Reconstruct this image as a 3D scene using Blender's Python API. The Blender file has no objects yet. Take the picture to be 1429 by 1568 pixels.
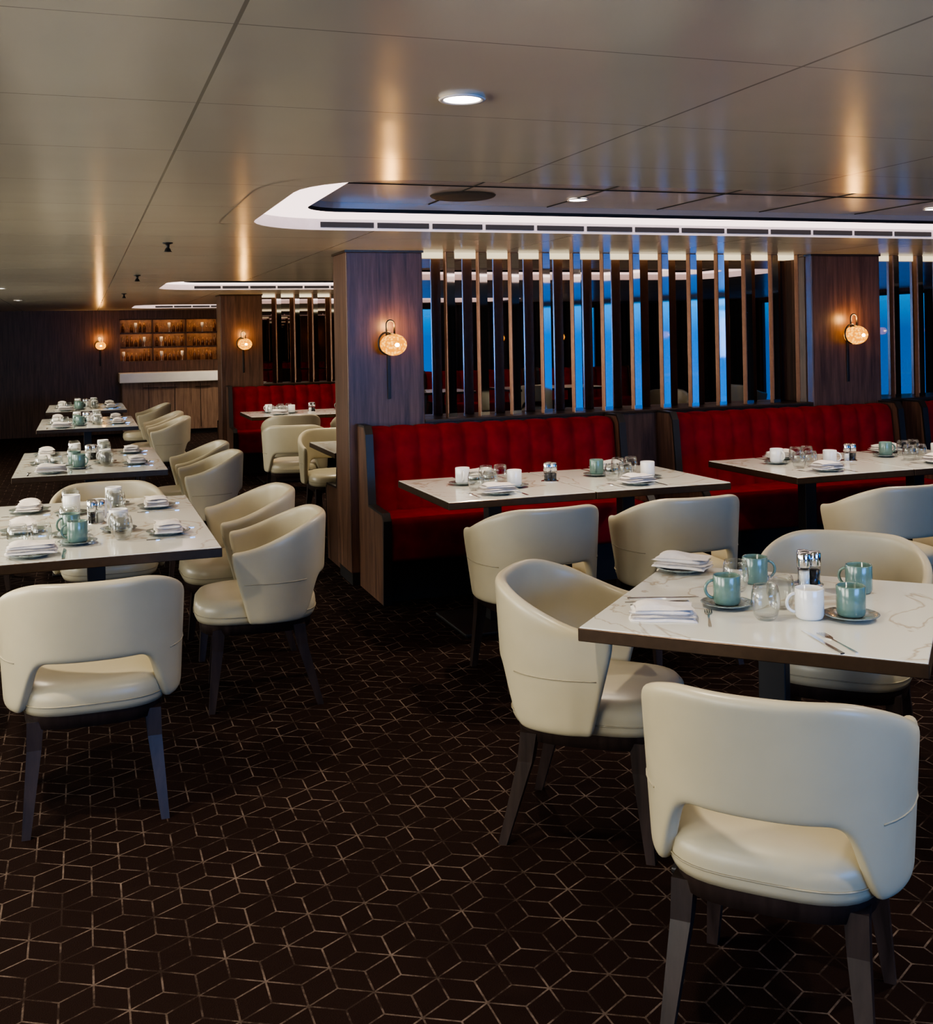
import bpy, bmesh, math, random
from mathutils import Vector, Matrix
random.seed(7)
S = bpy.context.scene
try: S.view_settings.look = 'AgX - Medium High Contrast'
except Exception: pass
COL = S.collection
CEIL = 2.145
H = 0.75

# ------------------------------------------------------------------ materials
def new_mat(name):
    m = bpy.data.materials.new(name); m.use_nodes = True
    nt = m.node_tree; b = nt.nodes["Principled BSDF"]
    return m, nt, b
def simple(name, col, rough=0.5, metal=0.0, spec=0.5, noise=0.0, nscale=30, bump=0.0, emis=None, es=0, coat=0, sheen=0, trans=0):
    m, nt, b = new_mat(name)
    b.inputs["Base Color"].default_value = (*col, 1)
    b.inputs["Roughness"].default_value = rough
    b.inputs["Metallic"].default_value = metal
    b.inputs["Specular IOR Level"].default_value = spec
    b.inputs["Coat Weight"].default_value = coat
    b.inputs["Sheen Weight"].default_value = sheen
    if sheen: b.inputs["Sheen Tint"].default_value = (1, .1, .1, 1)
    b.inputs["Transmission Weight"].default_value = trans
    if emis:
        b.inputs["Emission Color"].default_value = (*emis, 1)
        b.inputs["Emission Strength"].default_value = es
    if noise or bump:
        tc = nt.nodes.new("ShaderNodeTexCoord")
        n = nt.nodes.new("ShaderNodeTexNoise"); n.inputs["Scale"].default_value = nscale; n.inputs["Detail"].default_value = 4
        nt.links.new(tc.outputs["Object"], n.inputs["Vector"])
        if noise:
            r = nt.nodes.new("ShaderNodeValToRGB")
            r.color_ramp.elements[0].position = .3; r.color_ramp.elements[1].position = .7
            r.color_ramp.elements[0].color = (*[c*(1-noise) for c in col], 1)
            r.color_ramp.elements[1].color = (*[min(1, c*(1+noise)) for c in col], 1)
            nt.links.new(n.outputs["Fac"], r.inputs["Fac"]); nt.links.new(r.outputs["Color"], b.inputs["Base Color"])
        if bump:
            bp = nt.nodes.new("ShaderNodeBump"); bp.inputs["Strength"].default_value = bump; bp.inputs["Distance"].default_value = .01
            nt.links.new(n.outputs["Fac"], bp.inputs["Height"]); nt.links.new(bp.outputs["Normal"], b.inputs["Normal"])
    return m
def wood(name, c1, c2, rough=.35, sc=(14, 14, .9)):
    m, nt, b = new_mat(name)
    tc = nt.nodes.new("ShaderNodeTexCoord"); mp = nt.nodes.new("ShaderNodeMapping")
    mp.inputs["Scale"].default_value = sc
    n = nt.nodes.new("ShaderNodeTexNoise"); n.inputs["Scale"].default_value = 2.2; n.inputs["Detail"].default_value = 8; n.inputs["Roughness"].default_value = .65; n.inputs["Distortion"].default_value = .4
    r = nt.nodes.new("ShaderNodeValToRGB")
    r.color_ramp.elements[0].position = .32; r.color_ramp.elements[1].position = .68
    r.color_ramp.elements[0].color = (*c1, 1); r.color_ramp.elements[1].color = (*c2, 1)
    nt.links.new(tc.outputs["Object"], mp.inputs["Vector"]); nt.links.new(mp.outputs[0], n.inputs["Vector"])
    nt.links.new(n.outputs["Fac"], r.inputs["Fac"]); nt.links.new(r.outputs["Color"], b.inputs["Base Color"])
    b.inputs["Roughness"].default_value = rough
    return m
def emis(name, col, st):
    m = bpy.data.materials.new(name); m.use_nodes = True
    nt = m.node_tree; nt.nodes.clear()
    o = nt.nodes.new("ShaderNodeOutputMaterial"); e = nt.nodes.new("ShaderNodeEmission")
    e.inputs[0].default_value = (*col, 1); e.inputs[1].default_value = st
    nt.links.new(e.outputs[0], o.inputs[0]); return m

M = {}
M['wood'] = wood("walnut_veneer", (.05, .026, .017), (.17, .09, .058), .38)
M['woodh'] = wood("walnut_cabinet", (.13, .075, .05), (.32, .20, .135), .38)
M['legwood'] = wood("dark_stained_leg", (.018, .012, .011), (.045, .03, .026), .35)
M['leather'] = simple("cream_leather", (.47, .42, .295), .34, noise=.04, nscale=9, bump=.06, spec=.5)
M['seam'] = simple("leather_seam", (.33, .29, .20), .5, noise=.05)
M['velvet'] = simple("red_velvet", (.20, .006, .013), .8, sheen=.15, noise=.25, nscale=10, spec=.12)
M['black'] = simple("black_base", (.012, .011, .011), .45, noise=.1)
M['bronze'] = simple("dark_bronze_edge", (.08, .052, .034), .35, metal=.7, noise=.1)
M['steel'] = simple("polished_steel", (.75, .75, .76), .12, metal=1, noise=.03)
M['white'] = simple("white_ceramic", (.80, .80, .78), .18, coat=.5, noise=.02)
M['green'] = simple("celadon_ceramic", (.13, .22, .19), .2, coat=.6, noise=.12, nscale=40)
M['plate'] = simple("grey_green_plate", (.18, .22, .21), .22, coat=.5, noise=.4, nscale=60)
M['linen'] = simple("linen_napkin", (.74, .69, .65), .8, bump=.3, nscale=60, noise=.04)
M['slatmirror'] = simple("polished_slat_mirror", (.85, .84, .82), .03, metal=1, noise=.01)
M['mirror'] = simple("tinted_mirror", (.52, .46, .44), .01, metal=1, noise=.01)
M['copper'] = simple("copper_slat_side", (.30, .165, .105), .3, metal=.5, noise=.1)
M['cove'] = emis("led_cove_diffuser", (1, .77, .73), 2.6)
M['strip'] = emis("led_strip", (1, .84, .55), 1.3)
M['lamp'] = emis("downlight_lens", (1, .93, .8), 14)
M['trimwhite'] = simple("painted_white_trim", (.85, .78, .75), .4, noise=.03)
M['slot'] = simple("dark_slot", (.01, .01, .01), .6, noise=.1)
M['groove'] = simple("ceiling_groove", (.22, .2, .17), .5, noise=.1)
M['innerceil'] = simple("coffer_ceiling", (.50, .43, .40), .2, spec=1.0, noise=.06, nscale=2)
M['grille'] = simple("speaker_grille", (.05, .042, .038), .6, noise=.2, nscale=200)
M['curtain'] = simple("dark_drape", (.014, .013, .016), .85, noise=.3)
M['darkwall'] = simple("dark_wall_paint", (.06, .045, .038), .6, noise=.1, nscale=4)
M['warm'] = emis("warm_shelf_led", (1, .55, .24), 30)
M['nicheback'] = simple("amber_niche_panel", (.42, .24, .13), .35, noise=.35, nscale=9)
M['stone'] = simple("white_counter_stone", (.85, .82, .76), .2, noise=.05, nscale=5)
M['amberb'] = simple("amber_bottle", (.16, .075, .03), .12, noise=.6, nscale=25, spec=.8)

def glass_mat():
    m = bpy.data.materials.new("clear_glass"); m.use_nodes = True
    nt = m.node_tree; nt.nodes.clear()
    o = nt.nodes.new("ShaderNodeOutputMaterial"); t = nt.nodes.new("ShaderNodeBsdfTransparent"); g = nt.nodes.new("ShaderNodeBsdfGlossy")
    g.inputs["Roughness"].default_value = .03; t.inputs[0].default_value = (.96, .975, .975, 1)
    lw = nt.nodes.new("ShaderNodeLayerWeight"); lw.inputs[0].default_value = .22
    mx = nt.nodes.new("ShaderNodeMixShader")
    nt.links.new(lw.outputs["Facing"], mx.inputs[0]); nt.links.new(t.outputs[0], mx.inputs[1]); nt.links.new(g.outputs[0], mx.inputs[2])
    nt.links.new(mx.outputs[0], o.inputs[0]); return m
M['glass'] = glass_mat()

def globe_mat():
    m = bpy.data.materials.new("amber_glass_globe"); m.use_nodes = True
    nt = m.node_tree; nt.nodes.clear()
    o = nt.nodes.new("ShaderNodeOutputMaterial"); e = nt.nodes.new("ShaderNodeEmission")
    tc = nt.nodes.new("ShaderNodeTexCoord"); v = nt.nodes.new("ShaderNodeTexVoronoi"); v.inputs["Scale"].default_value = 55
    r = nt.nodes.new("ShaderNodeValToRGB")
    r.color_ramp.elements[0].color = (1, .52, .10, 1); r.color_ramp.elements[1].color = (.5, .17, .01, 1); r.color_ramp.elements[1].position = .6
    nt.links.new(tc.outputs["Object"], v.inputs["Vector"]); nt.links.new(v.outputs["Distance"], r.inputs["Fac"])
    nt.links.new(r.outputs["Color"], e.inputs[0]); e.inputs[1].default_value = 3.2
    nt.links.new(e.outputs[0], o.inputs[0]); return m
M['globe'] = globe_mat()
M['bulb'] = emis("bulb_glow", (1, .62, .22), 50)

def marble():
    m, nt, b = new_mat("white_quartz")
    tc = nt.nodes.new("ShaderNodeTexCoord")
    n = nt.nodes.new("ShaderNodeTexNoise"); n.inputs["Scale"].default_value = 2.0; n.inputs["Detail"].default_value = 5; n.inputs["Distortion"].default_value = 1.0
    mt = nt.nodes.new("ShaderNodeMath"); mt.operation = 'SUBTRACT'; mt.inputs[1].default_value = .5
    ab = nt.nodes.new("ShaderNodeMath"); ab.operation = 'ABSOLUTE'
    r = nt.nodes.new("ShaderNodeValToRGB")
    r.color_ramp.elements[0].color = (.48, .42, .33, 1); r.color_ramp.elements[1].color = (.70, .70, .64, 1); r.color_ramp.elements[1].position = .014
    nt.links.new(tc.outputs["Object"], n.inputs["Vector"]); nt.links.new(n.outputs["Fac"], mt.inputs[0]); nt.links.new(mt.outputs[0], ab.inputs[0])
    nt.links.new(ab.outputs[0], r.inputs["Fac"]); nt.links.new(r.outputs["Color"], b.inputs["Base Color"])
    b.inputs["Roughness"].default_value = .12; return m
M['marble'] = marble()

class NB:
    def __init__(s, nt): s.nt = nt
    def m(s, op, a, b=None, c=None):
        n = s.nt.nodes.new("ShaderNodeMath"); n.operation = op
        for i, x in enumerate((a, b, c)):
            if x is None: continue
            if isinstance(x, (int, float)): n.inputs[i].default_value = x
            else: s.nt.links.new(x, n.inputs[i])
        return n.outputs[0]
def ceiling_mat():
    m, nt, b = new_mat("satin_ceiling_panel")
    B = NB(nt); tc = nt.nodes.new("ShaderNodeTexCoord"); sp = nt.nodes.new("ShaderNodeSeparateXYZ")
    nt.links.new(tc.outputs["Object"], sp.inputs[0])
    def line(o, off, per, w):
        f = B.m('FRACT', B.m('DIVIDE', B.m('SUBTRACT', o, off), per))
        d = B.m('MULTIPLY', B.m('MINIMUM', f, B.m('SUBTRACT', 1.0, f)), per)
        return B.m('LESS_THAN', d, w)
    l = B.m('MAXIMUM', line(sp.outputs[0], .27-12, 1.2, .004), line(sp.outputs[1], 2.66-20.4, .68, .002))
    mx = nt.nodes.new("ShaderNodeMix"); mx.data_type = 'RGBA'
    mx.inputs[6].default_value = (.78, .735, .60, 1); mx.inputs[7].default_value = (.25, .23, .19, 1)
    nt.links.new(B.m('MULTIPLY', l, .8), mx.inputs[0]); nt.links.new(mx.outputs[2], b.inputs["Base Color"])
    b.inputs["Roughness"].default_value = .2; b.inputs["Specular IOR Level"].default_value = 1.0
    b.inputs["Metallic"].default_value = .08
    n = nt.nodes.new("ShaderNodeTexNoise"); n.inputs["Scale"].default_value = 1.3; nt.links.new(tc.outputs["Object"], n.inputs["Vector"])
    bp = nt.nodes.new("ShaderNodeBump"); bp.inputs["Strength"].default_value = .25; bp.inputs["Distance"].default_value = .03
    nt.links.new(n.outputs["Fac"], bp.inputs["Height"]); nt.links.new(bp.outputs["Normal"], b.inputs["Normal"])
    return m
M['ceil'] = ceiling_mat()

def carpet_mat():
    m, nt, b = new_mat("patterned_carpet")
    B = NB(nt); tc = nt.nodes.new("ShaderNodeTexCoord"); sp = nt.nodes.new("ShaderNodeSeparateXYZ")
    nz = nt.nodes.new("ShaderNodeTexNoise"); nz.inputs["Scale"].default_value = 6; nz.inputs["Detail"].default_value = 8; nz.inputs["Roughness"].default_value = .75
    nt.links.new(tc.outputs["Object"], nz.inputs["Vector"])
    nt.links.new(tc.outputs["Object"], sp.inputs[0])
    sc = .16
    x = B.m('DIVIDE', sp.outputs[0], sc); y = B.m('DIVIDE', sp.outputs[1], sc)
    r3 = math.sqrt(3)
    def cell(ox, oy):
        a = B.m('SUBTRACT', B.m('FLOORED_MODULO', B.m('SUBTRACT', x, ox), 1.0), .5)
        c = B.m('SUBTRACT', B.m('FLOORED_MODULO', B.m('SUBTRACT', y, oy), r3), r3/2)
        return a, c
    ax, ay = cell(0, 0); bx, by = cell(.5, r3/2)
    da = B.m('ADD', B.m('MULTIPLY', ax, ax), B.m('MULTIPLY', ay, ay)); db = B.m('ADD', B.m('MULTIPLY', bx, bx), B.m('MULTIPLY', by, by))
    sel = B.m('LESS_THAN', da, db)
    def mixv(p, q): return B.m('ADD', q, B.m('MULTIPLY', sel, B.m('SUBTRACT', p, q)))
    gx = mixv(ax, bx); gy = mixv(ay, by)
    hx = B.m('ABSOLUTE', gx); hy = B.m('ABSOLUTE', gy)
    hd = B.m('MAXIMUM', hx, B.m('ADD', B.m('MULTIPLY', hx, .5), B.m('MULTIPLY', hy, r3/2)))
    e = B.m('GREATER_THAN', hd, .484)
    out = e
    for ang in (90, 210, 330):
        cx, cy = math.cos(math.radians(ang)), math.sin(math.radians(ang))
        dt = B.m('ADD', B.m('MULTIPLY', gx, cx), B.m('MULTIPLY', gy, cy))
        cr = B.m('ABSOLUTE', B.m('SUBTRACT', B.m('MULTIPLY', gx, cy), B.m('MULTIPLY', gy, cx)))
        out = B.m('MAXIMUM', out, B.m('MULTIPLY', B.m('LESS_THAN', cr, .015), B.m('GREATER_THAN', dt, 0.0)))
    rp = nt.nodes.new("ShaderNodeValToRGB"); rp.color_ramp.elements[0].position = .44; rp.color_ramp.elements[1].position = .66
    nt.links.new(nz.outputs["Fac"], rp.inputs["Fac"])
    fac = B.m('MULTIPLY', out, B.m('ADD', B.m('MULTIPLY', rp.outputs["Color"], .90), .07))
    mx = nt.nodes.new("ShaderNodeMix"); mx.data_type = 'RGBA'
    mx.inputs[6].default_value = (.013, .0065, .005, 1); mx.inputs[7].default_value = (.18, .135, .11, 1)
    nt.links.new(fac, mx.inputs[0]); nt.links.new(mx.outputs[2], b.inputs["Base Color"])
    b.inputs["Roughness"].default_value = .95; b.inputs["Specular IOR Level"].default_value = .05
    n2 = nt.nodes.new("ShaderNodeTexNoise"); n2.inputs["Scale"].default_value = 260; nt.links.new(tc.outputs["Object"], n2.inputs["Vector"])
    bp = nt.nodes.new("ShaderNodeBump"); bp.inputs["Strength"].default_value = .5; bp.inputs["Distance"].default_value = .004
    nt.links.new(n2.outputs["Fac"], bp.inputs["Height"]); nt.links.new(bp.outputs["Normal"], b.inputs["Normal"])
    return m
M['carpet'] = carpet_mat()

# ------------------------------------------------------------------ mesh builder
class MB:
    def __init__(s): s.bm = bmesh.new(); s.mats = []
    def mi(s, k):
        if k not in s.mats: s.mats.append(k)
        return s.mats.index(k)
    def faces(s, verts, faces, mat, smooth=False, mtx=None):
        mi = s.mi(mat); vs = []
        for v in verts:
            v = Vector(v)
            if mtx is not None: v = mtx @ v
            vs.append(s.bm.verts.new(v))
        for f in faces:
            try: fc = s.bm.faces.new([vs[i] for i in f])
            except ValueError: continue
            fc.material_index = mi; fc.smooth = smooth
    def box(s, x0, x1, y0, y1, z0, z1, mat, bev=0, seg=2, mtx=None, smooth=None):
        t = bmesh.new()
        bmesh.ops.create_cube(t, size=1, matrix=Matrix.Translation(((x0+x1)/2, (y0+y1)/2, (z0+z1)/2)) @ Matrix.Diagonal((abs(x1-x0), abs(y1-y0), abs(z1-z0), 1)))
        if bev: bmesh.ops.bevel(t, geom=t.edges[:], offset=bev, segments=seg, profile=.5, affect='EDGES')
        s.merge(t, mat, smooth if smooth is not None else bev > .01, mtx)
    def merge(s, t, mat, smooth, mtx=None):
        t.verts.index_update()
        s.faces([v.co.copy() for v in t.verts], [[v.index for v in f.verts] for f in t.faces], mat, smooth, mtx); t.free()
    def mesh(s, me, mat, smooth=True, mtx=None):
        s.faces([v.co.copy() for v in me.vertices], [list(p.vertices) for p in me.polygons], mat, smooth, mtx)
    def lathe(s, prof, mat, n=28, mtx=None, smooth=True, sx=1, sy=1, rib=0, nrib=0):
        vs, fs = [], []
        for (r, z) in prof:
            for i in range(n):
                a = 2*math.pi*i/n; rr = r*(1+rib*math.cos(nrib*a))
                vs.append((rr*math.cos(a)*sx, rr*math.sin(a)*sy, z))
        for j in range(len(prof)-1):
            for i in range(n):
                k = (i+1) % n
                fs.append((j*n+i, j*n+k, (j+1)*n+k, (j+1)*n+i))
        s.faces(vs, fs, mat, smooth, mtx)
    def tube(s, pts, r, mat, n=8, mtx=None, closed=False, radii=None):
        pts = [Vector(p) for p in pts]; vs, fs = [], []; N = len(pts)
        prev = None
        for i, p in enumerate(pts):
            a = pts[(i-1) % N] if (closed or i > 0) else p; c = pts[(i+1) % N] if (closed or i < N-1) else p
            d = (c-a).normalized()
            if prev is None:
                up = Vector((0, 0, 1)) if abs(d.z) < .9 else Vector((1, 0, 0))
                u = d.cross(up).normalized()
            else: u = (prev - d*prev.dot(d)).normalized()
            prev = u; w = d.cross(u); rr = radii[i] if radii else r
            for k in range(n):
                t = 2*math.pi*k/n; vs.append(p+u*math.cos(t)*rr+w*math.sin(t)*rr)
        for i in range(N if closed else N-1):
            for k in range(n):
                l = (k+1) % n; j = (i+1) % N
                fs.append((i*n+k, i*n+l, j*n+l, j*n+k))
        if not closed: fs.append(tuple(range(n-1, -1, -1))); fs.append(tuple((N-1)*n+k for k in range(n)))
        s.faces(vs, fs, mat, True, mtx)
    def prism(s, poly, h0, h1, mat, axis='z', mtx=None, smooth=False):
        def P(p, h):
            if axis == 'z': return (p[0], p[1], h)
            if axis == 'x': return (h, p[0], p[1])
            return (p[0], h, p[1])
        n = len(poly); vs = [P(p, h0) for p in poly]+[P(p, h1) for p in poly]
        fs = [tuple(range(n-1, -1, -1)), tuple(range(n, 2*n))]+[(i, (i+1) % n, n+(i+1) % n, n+i) for i in range(n)]
        s.faces(vs, fs, mat, smooth, mtx)
    def done(s, name):
        bmesh.ops.recalc_face_normals(s.bm, faces=s.bm.faces[:])
        me = bpy.data.meshes.new(name+"_mesh"); s.bm.to_mesh(me); s.bm.free()
        for k in s.mats: me.materials.append(M[k])
        return me
def put(name, me, loc=(0, 0, 0), rz=0, parent=None):
    o = bpy.data.objects.new(name, me); o.location = loc; o.rotation_euler = (0, 0, rz)
    COL.objects.link(o)
    if parent: o.parent = parent
    return o
def modded(verts, faces, mods):
    me = bpy.data.meshes.new("tmp"); me.from_pydata([tuple(v) for v in verts], [], faces); me.update()
    o = bpy.data.objects.new("tmp", me); COL.objects.link(o)
    for t, kw in mods:
        md = o.modifiers.new(t, t)
        for k, v in kw.items(): setattr(md, k, v)
    dg = bpy.context.evaluated_depsgraph_get(); dg.update()
    r = bpy.data.meshes.new_from_object(o.evaluated_get(dg)); bpy.data.objects.remove(o); return r
def rrect(x0, x1, y0, y1, r, n=8):
    p = []
    for cx, cy, a0 in ((x1-r, y1-r, 0), (x0+r, y1-r, 90), (x0+r, y0+r, 180), (x1-r, y0+r, 270)):
        for i in range(n+1):
            a = math.radians(a0+90*i/n); p.append((cx+r*math.cos(a), cy+r*math.sin(a)))
    return p
def sstep(a, b, x):
    t = max(0, min(1, (x-a)/(b-a))); return t*t*(3-2*t)

# ------------------------------------------------------------------ room shell
X0, X1, Y0, Y1 = -4.0, 11.0, -3.2, 20.0
b = MB(); b.box(X0-.1, X1+.1, Y0-.1, Y1+.7, -.06, 0, 'carpet'); put("floor", b.done("floor"))

PER = 6.75
coffers = [(.78, 6.4, 3.78+PER*k, 5.62+PER*k) for k in (-1, 0, 1, 2)]
b = MB()
bm = b.bm; mi = b.mi('ceil')
def loop(pts, z):
    vs = [bm.verts.new((p[0], p[1], z)) for p in pts]
    return [bm.edges.new((vs[i], vs[(i+1) % len(vs)])) for i in range(len(vs))]
edges = loop([(X0-.1, Y0-.1), (X1+.1, Y0-.1), (X1+.1, Y1+.7), (X0-.1, Y1+.7)], CEIL)
for c in coffers: edges += loop(rrect(*c, .42), CEIL)
bmesh.ops.triangle_fill(bm, use_beauty=True, use_dissolve=False, edges=edges)
for f in bm.faces: f.material_index = mi
kill = []
for f in bm.faces:
    c0 = f.calc_center_median()
    for c in coffers:
        if c[0]+.0 < c0.x < c[1] and c[2] < c0.y < c[3]:
            xs = [v.co.x for v in f.verts]; ys = [v.co.y for v in f.verts]
            if min(xs) >= c[0]-1e-4 and max(xs) <= c[1]+1e-4 and min(ys) >= c[2]-1e-4 and max(ys) <= c[3]+1e-4: kill.append(f)
bmesh.ops.delete(bm, geom=kill, context='FACES')
put("ceiling", b.done("ceiling"))
for c in coffers:
    b = MB()
    A = rrect(*c, .42); I = rrect(c[0]+.25, c[1]-.25, c[2]+.25, c[3]-.25, .2); n = len(A)
    def ring(P, zp, Q, zq, mat):
        b.faces([(p[0], p[1], zp) for p in P]+[(q[0], q[1], zq) for q in Q], [(i, (i+1) % n, n+(i+1) % n, n+i) for i in range(n)], mat)
    ring(A, CEIL, A, CEIL+.058, 'trimwhite'); ring(A, CEIL+.058, I, CEIL+.066, 'cove'); ring(I, CEIL+.066, I, CEIL+.085, 'slot'); ring(I, CEIL+.085, I, CEIL+.115, 'innerceil')
    G1 = rrect(c[0]-.16, c[1]+.16, c[2]-.16, c[3]+.16, .55); G2 = rrect(c[0]-.156, c[1]+.156, c[2]-.156, c[3]+.156, .546)
    ring(G1, CEIL-.0015, G2, CEIL-.0015, 'groove')
    b.faces([(p[0], p[1], CEIL+.115) for p in I], [tuple(range(n))], 'innerceil')
    x = c[0]+.40
    while x < c[1]-.7:
        b.box(x, x+.285, c[3]-.006, c[3]+.004, CEIL+.015, CEIL+.043, 'slot'); x += .305
    for k in range(1, 8):
        xx = c[0]+.25+k*.66
        if xx < c[1]-.3: b.box(xx-.003, xx+.003, c[2]+.26, c[3]-.26, CEIL+.111, CEIL+.116, 'slot')
    b.box(c[0]+.27, c[1]-.27, c[2]+.9, c[2]+.906, CEIL+.111, CEIL+.116, 'slot')
    put("ceiling_coffer", b.done("ceiling_coffer"))
    g = MB(); g.lathe([(0, -.012), (.14, -.012), (.155, -.006), (.16, 0.0)], 'grille', 36)
    put("ceiling_speaker_grille", g.done("speaker"), (1.75, c[2]+1.22, CEIL+.114))

# downlights
dl = MB(); dl.lathe([(.045, 0), (.056, -.005), (.053, -.008), (.046, -.007), (.043, -.004)], 'trimwhite', 32); dl.lathe([(.0, -.005), (.044, -.005)], 'lamp', 32)
DLM = dl.done("downlight")
KD = 1.8
def downlight(x, y, z=CEIL, P=38, ang=120, col=(1, .86, .66)):
    o = put("ceiling_downlight", DLM, (x, y, z))
    L = bpy.data.lights.new("downlight_bulb", 'SPOT'); L.energy = P*KD; L.color = col; L.spot_size = math.radians(ang); L.spot_blend = .8; L.shadow_soft_size = .04
    lo = bpy.data.objects.new("downlight_bulb", L); COL.objects.link(lo); lo.parent = o; lo.location = (0, 0, -.03)
downlight(.86, 2.45)
for k in (0, 1, 2):
    for x in (2.37, 4.6): downlight(x, 5.02+PER*k, CEIL+.114, 55, 130)
for y in (1.2, 3.4, 5.5, 8.2, 11.8, 15): downlight(-.75, y, CEIL, 60, 130)  # row added out of view to brighten the left tables
for p in ((2.2, 1.0), (3.0, 2.3), (5.5, 1.6), (4.5, -1.9), (7.4, -1.7)): downlight(*p, CEIL, 42)  # last pair added out of view to brighten the south benches
for y in (9.2, 17.5): downlight(2.2, y, CEIL, 45)

# walls
def wall_x(name, x0, x1, holes, y0, y1, mat):
    b = MB(); ys = y0
    for (a, c, za, zb) in holes:
        b.box(x0, x1, ys, a, 0, CEIL, mat); b.box(x0, x1, a, c, 0, za, mat); b.box(x0, x1, a, c, zb, CEIL, mat); ys = c
    b.box(x0, x1, ys, y1, 0, CEIL, mat); put(name, b.done(name))
def wall_y(name, y0, y1, holes, x0, x1, mat):
    b = MB(); xs = x0
    for (a, c, za, zb) in holes:
        b.box(xs, a, y0, y1, 0, CEIL, mat); b.box(a, c, y0, y1, 0, za, mat); b.box(a, c, y0, y1, zb, CEIL, mat); xs = c
    b.box(xs, x1, y0, y1, 0, CEIL, mat); put(name, b.done(name))
EH = [(-1.9, 2.1, .25, 2.1)]
SH = [(1.2, 4.7, .5, 2.08), (5.25, 5.55, .5, 2.08), (8.3, 8.55, .5, 2.08)]  # first opening is added, unseen, to bring blue light onto near things
WH = [(-1.5, 1.3, .6, 2.08), (2.3, 5.1, .6, 2.08), (6.3, 9.1, .6, 2.08), (10.6, 13.6, .6, 2.08)]  # openings added in the unseen wall to let warm light in
wall_x("wall_east", X1, X1+.1, EH, Y0, Y1, 'wood')
wall_x("wall_west", X0-.1, X0, WH, Y0, Y1, 'wood')
wall_y("wall_south", Y0-.1, Y0, SH, X0, X1, 'darkwall')
NICH = (.63, 2.32, 1.25, 1.99)
wall_y("wall_north", Y1, Y1+.1, [NICH], X0, X1, 'wood')
WN = [0]
def window(a, c, za, zb, axis, pos):
    b = MB()
    def bx(p, q, z0, z1, d0, d1, m):
        if axis == 'x': b.box(pos+d0, pos+d1, p, q, z0, z1, m)
        else: b.box(p, q, pos+d0, pos+d1, z0, z1, m)
    f = .04
    bx(a, a+f, za, zb, .02, .07, 'black'); bx(c-f, c, za, zb, .02, .07, 'black'); bx(a, c, za, za+f, .02, .07, 'black'); bx(a, c, zb-f, zb, .02, .07, 'black')
    n = max(1, round((c-a)/1.3))
    for k in range(1, n): bx(a+(c-a)*k/n-.03, a+(c-a)*k/n+.03, za, zb, .02, .07, 'black')
    bx(a+f, c-f, za+f, zb-f, .045, .05, 'glass')
    WN[0] += 1; put("window_%d" % WN[0], b.done("window"))
for h in EH: window(*h, 'x', X1)
for h in SH: window(*h, 'y', Y0-.1)
for h in WH: window(*h, 'x', X0-.1)  # frames for the added west openings
def window_fill(name, a, c, za, zb, axis, pos, rad, col):
    """added fill lamp standing just outside an added opening, shining in"""
    L = bpy.data.lights.new(name, 'AREA'); L.shape = 'RECTANGLE'; L.size = c-a; L.size_y = zb-za; L.color = col
    L.energy = rad*math.pi*(c-a)*(zb-za)
    o = bpy.data.objects.new(name, L); COL.objects.link(o)
    d = {'E': Vector((-1, 0, 0)), 'W': Vector((1, 0, 0)), 'S': Vector((0, 1, 0))}[axis]
    mid = (a+c)/2
    o.location = (mid, pos, (za+zb)/2) if axis == 'S' else (pos, mid, (za+zb)/2)
    o.rotation_euler = d.to_track_quat('-Z', 'Y').to_euler()
window_fill("south_blue_fill", *SH[0], 'S', Y0-.15, 18.0, (.10, .36, 1))  # blue fill added behind the unseen south opening
for h in WH: window_fill("west_warm_fill", *h, 'W', X0-.15, 13.0, (1, .88, .68))  # warm fill added to lift the ceiling and left tables
def curtain(x0, x1, y, axis='y'):
    b = MB(); n = int((x1-x0)/.02); vs = []; fs = []
    for i in range(n+1):
        x = x0+(x1-x0)*i/n; o = .035*math.sin(i*.85)+.01*math.sin(i*.31)
        for z in (.03, 2.11): vs.append((x, y+o, z) if axis == 'y' else (y+o, x, z))
    for i in range(n): fs.append((2*i, 2*i+2, 2*i+3, 2*i+1))
    b.faces(vs, fs, 'curtain', True); b.box(*( (x0, x1, y-.01, y+.01) if axis == 'y' else (y-.01, y+.01, x0, x1)), 2.105, 2.135, 'bronze')
    put("window_curtain", b.done("curtain"))
curtain(4.75, 5.25, Y0+.1); curtain(5.55, 8.3, Y0+.1); curtain(8.55, 10.9, Y0+.1); curtain(.6, 1.2, Y0+.1)
curtain(-3.0, -1.9, X1-.1, 'x'); curtain(2.1, 5.5, X1-.1, 'x')

# ------------------------------------------------------------------ sconce (faces -y, origin on wall surface at globe height)
b = MB()
b.box(-.011, .011, -.012, 0, -.36, .02, 'black', .003)
b.tube([(0, -.006, -.02), (0, -.06, -.025), (0, -.09, -.045), (0, -.09, -.06)], .007, 'black')
pts = [(-.035, -.09, -.02)]
for i in range(13):
    a = math.pi-math.pi*i/12; pts.append((.026*math.cos(a)-.008, -.09, .12+.026*math.sin(a)))
pts.append((.018, -.09, .06)); b.tube(pts, .006, 'black')
ring = [(-.03+.058*math.cos(math.radians(a)), -.09, .0+.07*math.sin(math.radians(a))) for a in range(60, 301, 15)]
b.tube(ring, .006, 'black')
b.lathe([(.0, .062), (.028, .06), (.03, .05), (.02, .045)], 'black', 20, Matrix.Translation((0, -.09, 0)))
prof = [(.082*math.sin(math.radians(a))+.002, -.070*math.cos(math.radians(a))-.01) for a in range(0, 181, 12)]
b.lathe(prof, 'globe', 48, Matrix.Translation((.01, -.09, 0)), rib=.03, nrib=16)
b.lathe([(0.001, -.014), (.012, -.010), (.017, 0), (.012, .010), (.001, .014)], 'bulb', 16, Matrix.Translation((.012, -.166, -.012)))
SC = b.done("sconce")
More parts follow.
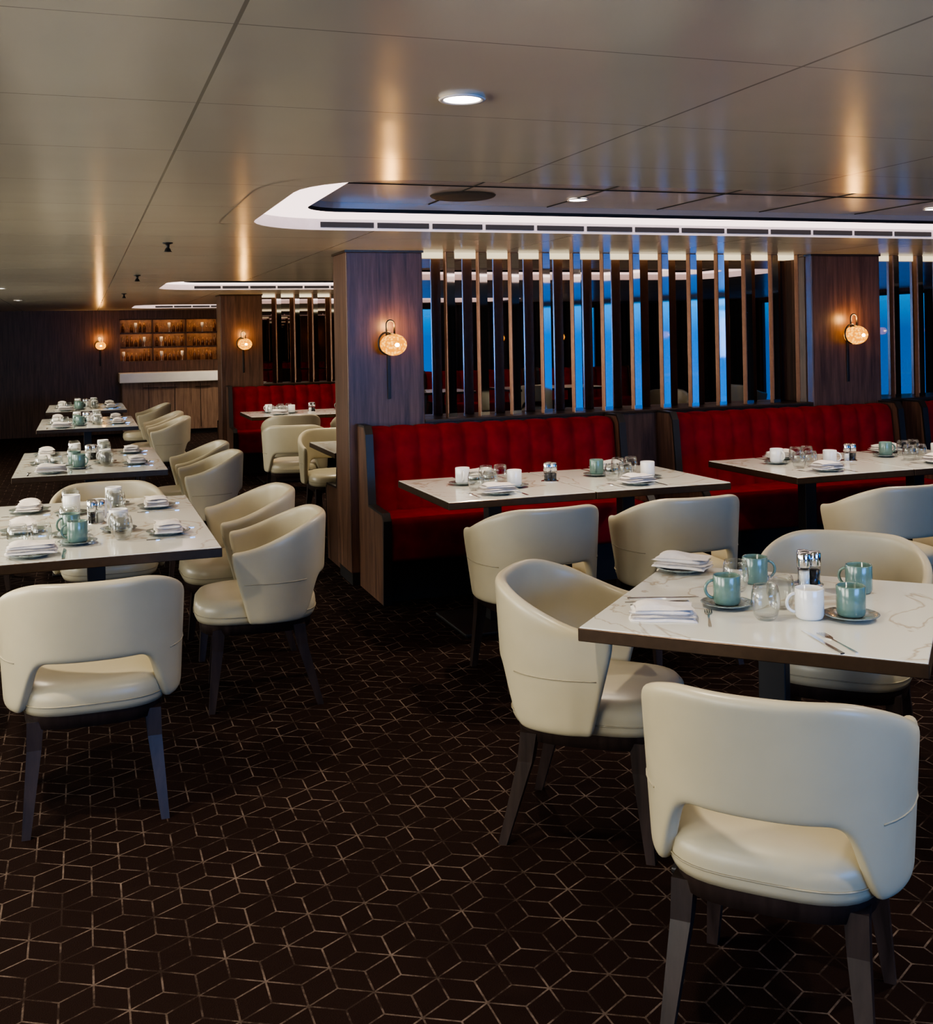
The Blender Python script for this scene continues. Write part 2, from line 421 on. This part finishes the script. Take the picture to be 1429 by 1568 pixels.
def sconce(x, y, z=1.545, rz=0, P=3.5):
    o = put("wall_sconce_lamp", SC, (x, y, z), rz)
    if P:
        L = bpy.data.lights.new("sconce_bulb", 'POINT'); L.energy = P; L.color = (1, .52, .16); L.shadow_soft_size = .03
        lo = bpy.data.objects.new("sconce_bulb", L); COL.objects.link(lo); lo.parent = o; lo.location = (.01, -.10, .11)

# ------------------------------------------------------------------ banquette
def bench_mesh(L, ch):
    b = MB()
    b.box(.05, L-.05, -.50, -.02, 0, .24, 'black')
    b.box(.04, L-.04, -.585, -.1, .245, .50, 'velvet', .03, 3)
    prof = [(-.20, .44), (-.195, .52), (-.18, .65), (-.165, .80), (-.15, .93), (-.14, .972), (-.115, .997), (-.07, 1.005), (-.03, 1.005)]
    nx = ch*10; vs = []; fs = []; w = len(prof)
    for i in range(nx+1):
        x = .05+(L-.1)*i/nx; bl = .036*(abs(math.sin(math.pi*i/10))**.5)
        for j, (y, z) in enumerate(prof):
            k = 1 if j < 6 else (.7 if j == 6 else .35)
            vs.append((x, y-bl*k+.008, z+(bl*.35 if j >= 6 else 0)))
    for i in range(nx):
        for j in range(w-1): fs.append((i*w+j, (i+1)*w+j, (i+1)*w+j+1, i*w+j+1))
    b.faces(vs, fs, 'velvet', True)
    b.box(.05, L-.05, -.05, 0, 0, .995, 'wood')
    P = [(0, 0), (-.57, 0), (-.60, .50), (-.57, .53), (-.25, .54), (-.20, .98), (-.17, 1.02), (0, 1.02)]
    for (a, c) in ((0, .045), (L-.045, L)):
        b.prism(P, a, c, 'wood', 'x')
        b.prism([(-.57, 0), (-.585, 0), (-.618, .50), (-.58, .545), (-.265, .553), (-.215, .98), (-.18, 1.033), (0, 1.033), (0, 1.02), (-.17, 1.02), (-.20, .98), (-.25, .54), (-.57, .53), (-.60, .50)], a-.002, c+.002, 'black', 'x')
    return b.done("banquette")
BM1 = bench_mesh(1.80, 11); BM2 = bench_mesh(1.95, 12)

# ------------------------------------------------------------------ partitions
def column(x0, x1, y0, y1):
    b = MB(); b.box(x0, x1, y0, y1, .08, CEIL-.012, 'wood', .006); b.box(x0+.01, x1-.01, y0+.01, y1-.01, 0, .08, 'black')
    b.box(x0-.008, x1+.008, y0-.008, y1+.008, CEIL-.014, CEIL, 'bronze')
    put("wood_clad_column", b.done("column"))
def screen(x0, x1, y0, n, alpha=10):
    b = MB()
    b.box(x0, x1, y0+.02, y0+.36, 0, 1.02, 'wood'); b.box(x0, x1, y0+.0, y0+.38, 1.02, 1.04, 'bronze', .003)
    b.box(x0, x1, y0+.24, y0+.26, 1.04, CEIL-.03, 'mirror')
    b.box(x0, x1, y0+.14, y0+.36, CEIL-.028, CEIL, 'strip')
    for i in range(n):
        cx = x0+(x1-x0)*(i+.92)/(n+.1)
        m = Matrix.Translation((cx, y0+.09, 0)) @ Matrix.Rotation(math.radians(alpha), 4, 'Z')
        b.box(-.033, .033, -.018, .02, 1.04, CEIL, 'copper', .002, 1, m)
        b.box(-.026, .0325, -.0205, -.0185, 1.045, CEIL-.005, 'slatmirror', 0, 1, m)
        b.box(-.033, .033, -.022, -.018, 1.04, 1.07, 'steel', 0, 1, m)
    put("mirrored_slat_screen", b.done("screen"))
for k in (0, 1):
    y = 6.86+PER*k
    column(1.60, 2.11, y, y+.38); column(5.14, 5.76, y, y+.38); column(8.8, 9.3, y, y+.38)
    screen(2.11, 5.14, y, 13); screen(5.76, 8.8, y, 13)
    sconce(1.87, y); sconce(5.45, y)
    put("banquette_bench", BM1, (1.655, y-.005, 0)); put("banquette_bench", BM2, (3.82, y-.005, 0)); put("banquette_bench", BM2, (5.95, y-.005, 0))
    put("banquette_bench", BM1, (3.455, y+.385, 0), math.pi); put("banquette_bench", BM2, (5.6, y+.385, 0), math.pi)
for x in (1.2, 3.2, 5.2, 7.2): put("banquette_bench", BM1, (x+1.8, Y0+.2, 0), math.pi)
sconce(6.6, Y0+.2, 1.545, math.pi, 0); sconce(7.7, Y0+.2, 1.545, math.pi, 0)

# ------------------------------------------------------------------ bar at north wall
b = MB()
bx0, bx1 = .63, 2.36
b.box(bx0, bx1, 19.35, 19.98, .08, .90, 'woodh', .004); b.box(bx0+.02, bx1-.02, 19.4, 19.98, 0, .08, 'black')
b.box(bx0-.04, bx1+.04, 19.28, 19.99, .90, 1.06, 'stone', .006)
for x in (1.06, 1.49, 1.92): b.box(x-.004, x+.004, 19.343, 19.352, .12, .86, 'black')
for x in (1.12, 1.42, 1.98): b.box(x-.15, x+.1, 19.33, 19.345, .80, .815, 'bronze')
put("bar_counter_cabinet", b.done("bar"))
b = MB()
b.box(.63, 2.32, 20.40, 20.42, 1.25, 1.99, 'nicheback'); b.box(.61, .63, 20.1, 20.42, 1.25, 1.99, 'wood'); b.box(2.32, 2.34, 20.1, 20.42, 1.25, 1.99, 'wood')
b.box(.61, 2.34, 20.1, 20.42, 1.99, 2.01, 'wood'); b.box(.61, 2.34, 20.1, 20.42, 1.23, 1.25, 'wood')
for z in (1.49, 1.74, 1.99):
    if z < 1.9: b.box(.63, 2.32, 20.12, 20.40, z, z+.015, 'wood')
    b.box(.65, 2.30, 20.145, 20.155, z-.006, z, 'warm')
    b.box(.63, 2.32, 20.12, 20.135, z-.015, z, 'wood')
for x in (1.19, 1.76): b.box(x-.01, x+.01, 20.12, 20.40, 1.25, 1.99, 'wood')
put("bar_shelf_niche", b.done("niche"))
b = MB()
for z in (1.2505, 1.5055, 1.7555):
    x = .69
    while x < 2.28:
        if min(abs(x-1.19), abs(x-1.76)) > .045:
            m = Matrix.Translation((x, 20.24+random.uniform(-.04, .04), z)); s = random.uniform(.7, 1.05)
            if random.random() < .6: b.lathe([(0, 0), (.026, 0), (.026, .11*s), (.01, .15*s), (.01, .2*s), (0, .2*s)], 'amberb', 12, m)
            else: b.lathe([(0, 0), (.025, .002), (.004, .01), (.004, .07), (.028, .1), (.03, .15), (.026, .17)], 'white' if random.random() < .3 else 'glass', 12, m)
        x += .072
put("bar_shelf_bottles_and_glasses", b.done("bottles"))
sconce(.3, 19.99, P=6)

# ------------------------------------------------------------------ dining chair (faces +y)
def chair_mesh():
    b = MB(); a_, b_ = .29, .27; path = []
    for i in range(5, 0, -1): path.append((-a_+.012*(i/5), .135*(i/5)))
    for i in range(25):
        t = math.radians(-90+180*i/24)
        path.append((a_*math.copysign(abs(math.sin(t))**.85, math.sin(t)), -b_*abs(math.cos(t))**.85))
    for i in range(1, 6): path.append((a_-.012*(i/5), .135*(i/5)))
    n = len(path); cum = [0]
    for i in range(1, n): cum.append(cum[-1]+math.dist(path[i], path[i-1]))
    tot = cum[-1]; nz = 9; vs = []; fs = []
    def zt(s): return .812-.125*sstep(.25, 1.0, s)
    def zb(s): return .55-.175*sstep(.30, .46, s)
    def P(i, z, off=0):
        s = abs(cum[i]/tot*2-1); x, y = path[i]; k = .93+.085*((z-.36)/.45)
        if s > .72: y -= .07*(1-min(1, (z-.36)/.28))*sstep(.72, 1, s)
        return Vector((x*k, y*k, z))
    for i in range(n):
        s = abs(cum[i]/tot*2-1)
        for j in range(nz):
            z = zb(s)+(zt(s)-zb(s))*j/(nz-1); vs.append(P(i, z))
    for i in range(n-1):
        for j in range(nz-1): fs.append((i*nz+j, (i+1)*nz+j, (i+1)*nz+j+1, i*nz+j+1))
    me = modded(vs, fs, [('SOLIDIFY', dict(thickness=.038, offset=0)), ('SUBSURF', dict(levels=2, render_levels=2))])
    b.mesh(me, 'leather')
    for side in (0, 1):
        pts = []
        for i in range(n):
            s = abs(cum[i]/tot*2-1)
            if s < .40 or s > .97 or (cum[i]/tot > .5) != bool(side): continue
            p = P(i, .55); q = Vector((path[i][0], min(path[i][1], 0), 0)); q.normalize(); pts.append(p+q*.0185)
        if len(pts) > 2: b.tube(pts, .0024, 'seam', 6)
    def outline(sc, z, n=40):
        r = []
        for i in range(n):
            t = 2*math.pi*i/n; c, s = math.cos(t), math.sin(t)
            r.append((.245*sc*math.copysign(abs(c)**.6, c), .03+.265*sc*math.copysign(abs(s)**.6, s), z))
        return r
    rings = [(.02, .478), (.5, .478), (.8, .474), (.93, .464), (.99, .445), (1.0, .42), (.99, .39), (.96, .372), (.02, .372)]
    vs = []; fs = []
    for sc, z in rings: vs += outline(sc, z)
    for j in range(len(rings)-1):
        for i in range(40): fs.append((j*40+i, j*40+(i+1) % 40, (j+1)*40+(i+1) % 40, (j+1)*40+i))
    b.faces(vs, fs, 'leather', True)
    b.tube(outline(1.001, .405), .0024, 'seam', 6, closed=True)
    vs = outline(.93, .372)+outline(.91, .325)
    b.faces(vs, [(i, (i+1) % 40, 40+(i+1) % 40, 40+i) for i in range(40)]+[tuple(range(79, 39, -1))], 'legwood', True)
    for sx in (-1, 1):
        for (ty, by) in ((.19, .225), (-.15, -.235)):
            m = []
            for (z, w, f) in ((.35, .026, 0), (.26, .023, .15), (.0, .0135, 1)):
                cx = sx*(.185+.03*f); cy = ty+(by-ty)*f
                m += [(cx-w, cy-w, z), (cx+w, cy-w, z), (cx+w, cy+w, z), (cx-w, cy+w, z)]
            b.faces(m, [(0, 1, 5, 4), (1, 2, 6, 5), (2, 3, 7, 6), (3, 0, 4, 7), (4, 5, 9, 8), (5, 6, 10, 9), (6, 7, 11, 10), (7, 4, 8, 11), (8, 9, 10, 11), (3, 2, 1, 0)], 'legwood')
    return b.done("dining_chair")
CH = chair_mesh()
def chair(x, y, deg):
    put("dining_chair", CH, (x, y, 0), math.radians(deg-90))
chair(1.53, 3.22, -38); chair(1.51, 2.17, 45); chair(2.56, 3.28, 225); chair(2.62, 2.25, 135)
chair(1.97, 4.75, 92); chair(2.72, 4.74, 88); chair(3.86, 4.60, 90); chair(4.7, 4.7, 90)
chair(.74, 4.95, 174); chair(.75, 5.78, 182); chair(.02, 4.02, 90); chair(.12, 6.17, 270)
chair(.76, 7.78, 180); chair(.76, 8.55, 180); chair(.76, 11.65, 180); chair(.76, 12.5, 180); chair(.76, 14.3, 180)
chair(2.05, 11.45, 90); chair(2.8, 11.5, 90); chair(1.85, 10.1, 75); chair(2.0, 9.1, 270); chair(2.9, 9.1, 270)
chair(-.7, 5.1, 0); chair(-.7, 7.9, 0)
chair(4.6, -1.7, 270); chair(6.6, -1.7, 270); chair(9.2, .4, 0); chair(7.4, 1.2, 120)

# ------------------------------------------------------------------ tables
def table_mesh(w, d, n=1):
    b = MB()
    for k in range(n):
        x0 = w*k/n+(.002 if k else 0); x1 = w*(k+1)/n-(.002 if k < n-1 else 0)
        b.box(x0+.003, x1-.003, .003, d-.003, H-.014, H, 'marble', .002, 1, smooth=False)
        b.box(x0, x1, 0, d, H-.04, H-.003, 'bronze', .002, 1, smooth=False)
        cx, cy = (x0+x1)/2, d/2
        b.box(cx-.04, cx+.04, cy-.04, cy+.04, .02, H-.04, 'black', .004)
        b.box(cx-.15, cx+.15, cy-.15, cy+.15, H-.055, H-.04, 'black')
        b.box(cx-.26, cx+.26, cy-.26, cy+.26, 0, .02, 'black', .006)
    return b.done("dining_table")
T80 = table_mesh(1.64, .93, 2); TL = table_mesh(.95, 1.62, 1); TT = table_mesh(.92, .92, 1)
def table(me, x, y, rz=0): put("dining_table", me, (x, y, 0), rz)
table(T80, 1.72, 5.22); table(T80, 3.79, 5.22); table(T80, 5.9, 5.22)
table(T80, 1.72, 5.22+PER); table(T80, 3.79, 5.22+PER)
table(T80, 1.72, 7.85); table(T80, 3.8, 7.85)
for y in (4.5, 7.41, 11.4, 14.3): table(TL, -.43, y)
table(TT, 1.313, 2.835, math.radians(-45))
table(T80, 4.0, -2.4); table(T80, 6.2, -2.4)

# ------------------------------------------------------------------ tableware
def mug_mesh(mat):
    b = MB(); r = .041; h = .088
    b.lathe([(0, .002), (r*.8, .0), (r*.93, .004), (r, .012), (r, h-.003), (r-.0015, h), (r-.004, h-.002), (r-.004, .012), (r*.7, .007), (0, .007)], mat, 32)
    pts = [(r-.002+.026*math.sin(math.radians(a)), 0, h*.52+.027*math.cos(math.radians(a))) for a in range(0, 181, 18)]
    b.tube(pts, .0048, mat, 8); return b.done("mug")
MG, MW = mug_mesh('green'), mug_mesh('white')
b = MB(); b.lathe([(0, .003), (.04, .0), (.045, .004), (.075, .012), (.079, .015), (.075, .016), (.045, .008), (0, .007)], 'plate', 36); SA = b.done("saucer")
b = MB(); b.lathe([(0, .003), (.055, .0), (.06, .004), (.09, .013), (.094, .016), (.09, .017), (.058, .008), (0, .007)], 'plate', 36); PL = b.done("plate")
b = MB(); b.lathe([(0, .003), (.026, 0), (.034, .012), (.042, .045), (.040, .075), (.034, .098), (.0325, .098), (.0385, .074), (.0405, .045), (.032, .014), (.02, .008), (0, .007)], 'glass', 28); GL = b.done("tumbler")
b = MB()
for (x, y) in ((-.022, 0), (.022, .004), (0, .034)):
    m = Matrix.Translation((x, y, .004))
    b.lathe([(0, 0), (.019, 0), (.019, .062), (0, .062)], 'glass', 20, m); b.lathe([(.0, .001), (.0165, .001), (.0165, .045), (0, .045)], 'white' if x < 0 else 'black', 16, m)
    b.lathe([(.0195, .058), (.0205, .06), (.0205, .098), (.017, .104), (0, .106)], 'steel', 20, m)
b.lathe([(0, 0), (.05, 0), (.05, .004), (0, .004)], 'steel', 24, Matrix.Translation((0, .012, 0)))
SH3 = b.done("shakers")
def napkin():
    b = MB()
    for k, (w, d, ox, oy, rz) in enumerate(((.19, .115, 0, 0, 0), (.186, .11, .003, .002, 2), (.18, .106, -.003, .0, -2), (.17, .098, .004, .003, 3))):
        nx, ny = 14, 8; vs = []; fs = []; z0 = .0095*k
        for top in (0, 1):
            for i in range(nx+1):
                for j in range(ny+1):
                    u, v = i/nx*2-1, j/ny*2-1
                    ed = (1-abs(u)**6)*(1-abs(v)**6)
                    z = z0+(.0095*ed*top)+.0026*(k+.3)*math.sin(u*2.6+k)*math.cos(v*1.7)+.003
                    if not top and k == 0: z = 0
                    vs.append((u*w/2+.003*math.sin(v*4+k), v*d/2+.003*math.sin(u*5+k), max(0, z)))
        m = (nx+1)*(ny+1)
        for i in range(nx):
            for j in range(ny):
                a = i*(ny+1)+j; fs.append((a, a+1, a+ny+2, a+ny+1)); fs.append((m+a, m+a+ny+1, m+a+ny+2, m+a+1))
        bd = [i*(ny+1) for i in range(nx+1)]+[nx*(ny+1)+j for j in range(1, ny+1)]+[i*(ny+1)+ny for i in range(nx-1, -1, -1)]+[j for j in range(ny-1, 0, -1)]
        for q in range(len(bd)):
            p, r = bd[q], bd[(q+1) % len(bd)]; fs.append((p, r, m+r, m+p))
        b.faces(vs, fs, 'linen', True, Matrix.Translation((ox, oy, 0)) @ Matrix.Rotation(math.radians(rz), 4, 'Z'))
    return b.done("napkin")
NK = napkin()
def fork():
    b = MB(); h = .0025
    b.prism([(-.004, -.1), (.004, -.1), (.005, -.08), (.0028, -.02), (.003, .03), (.010, .045), (.0115, .06), (-.0115, .06), (-.010, .045), (-.003, .03), (-.0028, -.02), (-.005, -.08)], 0.0, h, 'steel')
    for k in range(4):
        x = -.0115+k*.0064; b.prism([(x, .06), (x+.0038, .06), (x+.003, .098), (x+.0008, .098)], 0.0, h, 'steel')
    return b.done("fork")
def knife():
    b = MB(); b.prism([(-.006, -.11), (.006, -.11), (.0065, -.06), (.0045, -.0), (.009, .01), (.010, .08), (.004, .112), (-.002, .115), (-.0045, .0), (-.0065, -.06)], 0, .003, 'steel'); return b.done("knife")
FK, KN = fork(), knife()
rnd = random.Random(11)
def item(name, me, x, y, rz=None, z=H): put(name, me, (x, y, z), rnd.uniform(0, 6.28) if rz is None else rz)
def setting(x, y, deg, col='g', full=True):
    a = math.radians(deg-90); c, s = math.cos(a), math.sin(a)
    def T(p, q): return x+c*p-s*q, y+s*p+c*q
    j = rnd.uniform(-.1, .1)
    px, py = T(0, 0); item("bread_plate", PL, px, py, 0); item("folded_napkin", NK, px, py, a+j, H+.0172)
    px, py = T(-.135, 0); item("fork", FK, px, py, a+j*.5)
    px, py = T(.118, -.01); item("knife", KN, px, py, a-j*.3)
    px, py = T(.17, .20); item("saucer", SA, px, py, 0); item("coffee_mug", MG if col == 'g' else MW, px, py, a+rnd.uniform(-1, 3), H+.0082)
    px, py = T(.03, .20); item("drinking_glass", GL, px, py, 0)
    px, py = T(-.06, .19); item("drinking_glass", GL, px, py, 0)
for (tx, ty) in ((1.72, 5.22), (3.79, 5.22), (1.72, 5.22+PER), (3.79, 5.22+PER), (1.72, 7.85)):
    setting(tx+.33, ty+.16, 90, 'w'); setting(tx+1.15, ty+.16, 90, 'w'); setting(tx+.45, ty+.79, 270, 'w'); setting(tx+1.28, ty+.79, 270, 'g')
    item("salt_and_pepper_shakers", SH3, tx+.76, ty+.50)
for ty in (4.5, 7.41, 11.4, 14.3):
    setting(.34, ty+.42, 180, 'w'); setting(.34, ty+1.22, 180, 'w'); setting(-.26, ty+.72, 0, 'g'); setting(-.26, ty+1.34, 0, 'w'); setting(-.20, ty+.13, 90, 'g')
    item("salt_and_pepper_shakers", SH3, .05, ty+.86); item("coffee_mug", MW, .06, ty+1.01)
# near table
item("folded_napkin", NK, 1.585, 2.835, math.radians(-28)); item("fork", FK, 1.70, 2.77, math.radians(-30))
item("bread_plate", PL, 1.96, 3.36, 0); item("folded_napkin", NK, 1.96, 3.36, math.radians(-50), H+.0172); item("knife", KN, 1.70, 3.04, math.radians(-109)); item("fork", FK, 1.66, 3.00, math.radians(-109))
item("saucer", SA, 1.825, 2.87, 0); item("coffee_mug", MG, 1.825, 2.87, math.radians(160), H+.0082)
item("coffee_mug", MG, 2.08, 3.10, math.radians(-20)); item("drinking_glass", GL, 1.96, 3.03, 0)
item("drinking_glass", GL, 1.845, 2.70, 0); item("drinking_glass", GL, 1.96, 2.79, 0); item("coffee_mug", MW, 1.965, 2.66, math.radians(160))
item("salt_and_pepper_shakers", SH3, 2.22, 3.0, 0); item("saucer", SA, 2.07, 2.61, 0); item("coffee_mug", MG, 2.07, 2.61, math.radians(60), H+.0082)
item("knife", KN, 1.84, 2.44, math.radians(-10)); item("fork", FK, 1.875, 2.42, math.radians(-10)); item("coffee_mug", MG, 2.3, 2.86)

# sprinklers
b = MB(); b.lathe([(.0, 0), (.03, 0), (.028, -.006), (.012, -.01), (.009, -.03), (.014, -.034), (.02, -.05), (.026, -.052), (0, -.054)], 'black', 16); SP = b.done("sprinkler")
for p in ((.473, 6.46), (.45, 9.6), (.47, 13.2)): put("ceiling_sprinkler_head", SP, (p[0], p[1], CEIL))

# ------------------------------------------------------------------ world
w = bpy.data.worlds.new("sky"); S.world = w; w.use_nodes = True
bg = w.node_tree.nodes["Background"]
tc = w.node_tree.nodes.new("ShaderNodeTexCoord"); sp = w.node_tree.nodes.new("ShaderNodeSeparateXYZ"); rp = w.node_tree.nodes.new("ShaderNodeValToRGB")
w.node_tree.links.new(tc.outputs["Generated"], sp.inputs[0]); w.node_tree.links.new(sp.outputs[2], rp.inputs[0])
rp.color_ramp.elements[0].position = 0; rp.color_ramp.elements[0].color = (.004, .15, .6, 1)
rp.color_ramp.elements[1].position = .03; rp.color_ramp.elements[1].color = (.005, .36, 1, 1)
w.node_tree.links.new(rp.outputs[0], bg.inputs[0]); bg.inputs[1].default_value = 2.3

# ------------------------------------------------------------------ camera
cam = bpy.data.cameras.new("camera"); co = bpy.data.objects.new("camera", cam); COL.objects.link(co)
yaw = math.radians(19.34); rho = math.radians(1.077)
F = Vector((math.sin(yaw), math.cos(yaw), 0)); R = Vector((math.cos(yaw), -math.sin(yaw), 0)); Z = Vector((0, 0, 1))
r = R*math.cos(rho)-Z*math.sin(rho); u = Z*math.cos(rho)+R*math.sin(rho)
m = Matrix(((r.x, u.x, -F.x, 0), (r.y, u.y, -F.y, 0), (r.z, u.z, -F.z, 1.58), (0, 0, 0, 1)))
co.matrix_world = m
cam.sensor_fit = 'HORIZONTAL'; cam.sensor_width = 36; cam.lens = 36*1680/1429; cam.shift_y = -269/1429; cam.clip_start = .05
S.camera = co
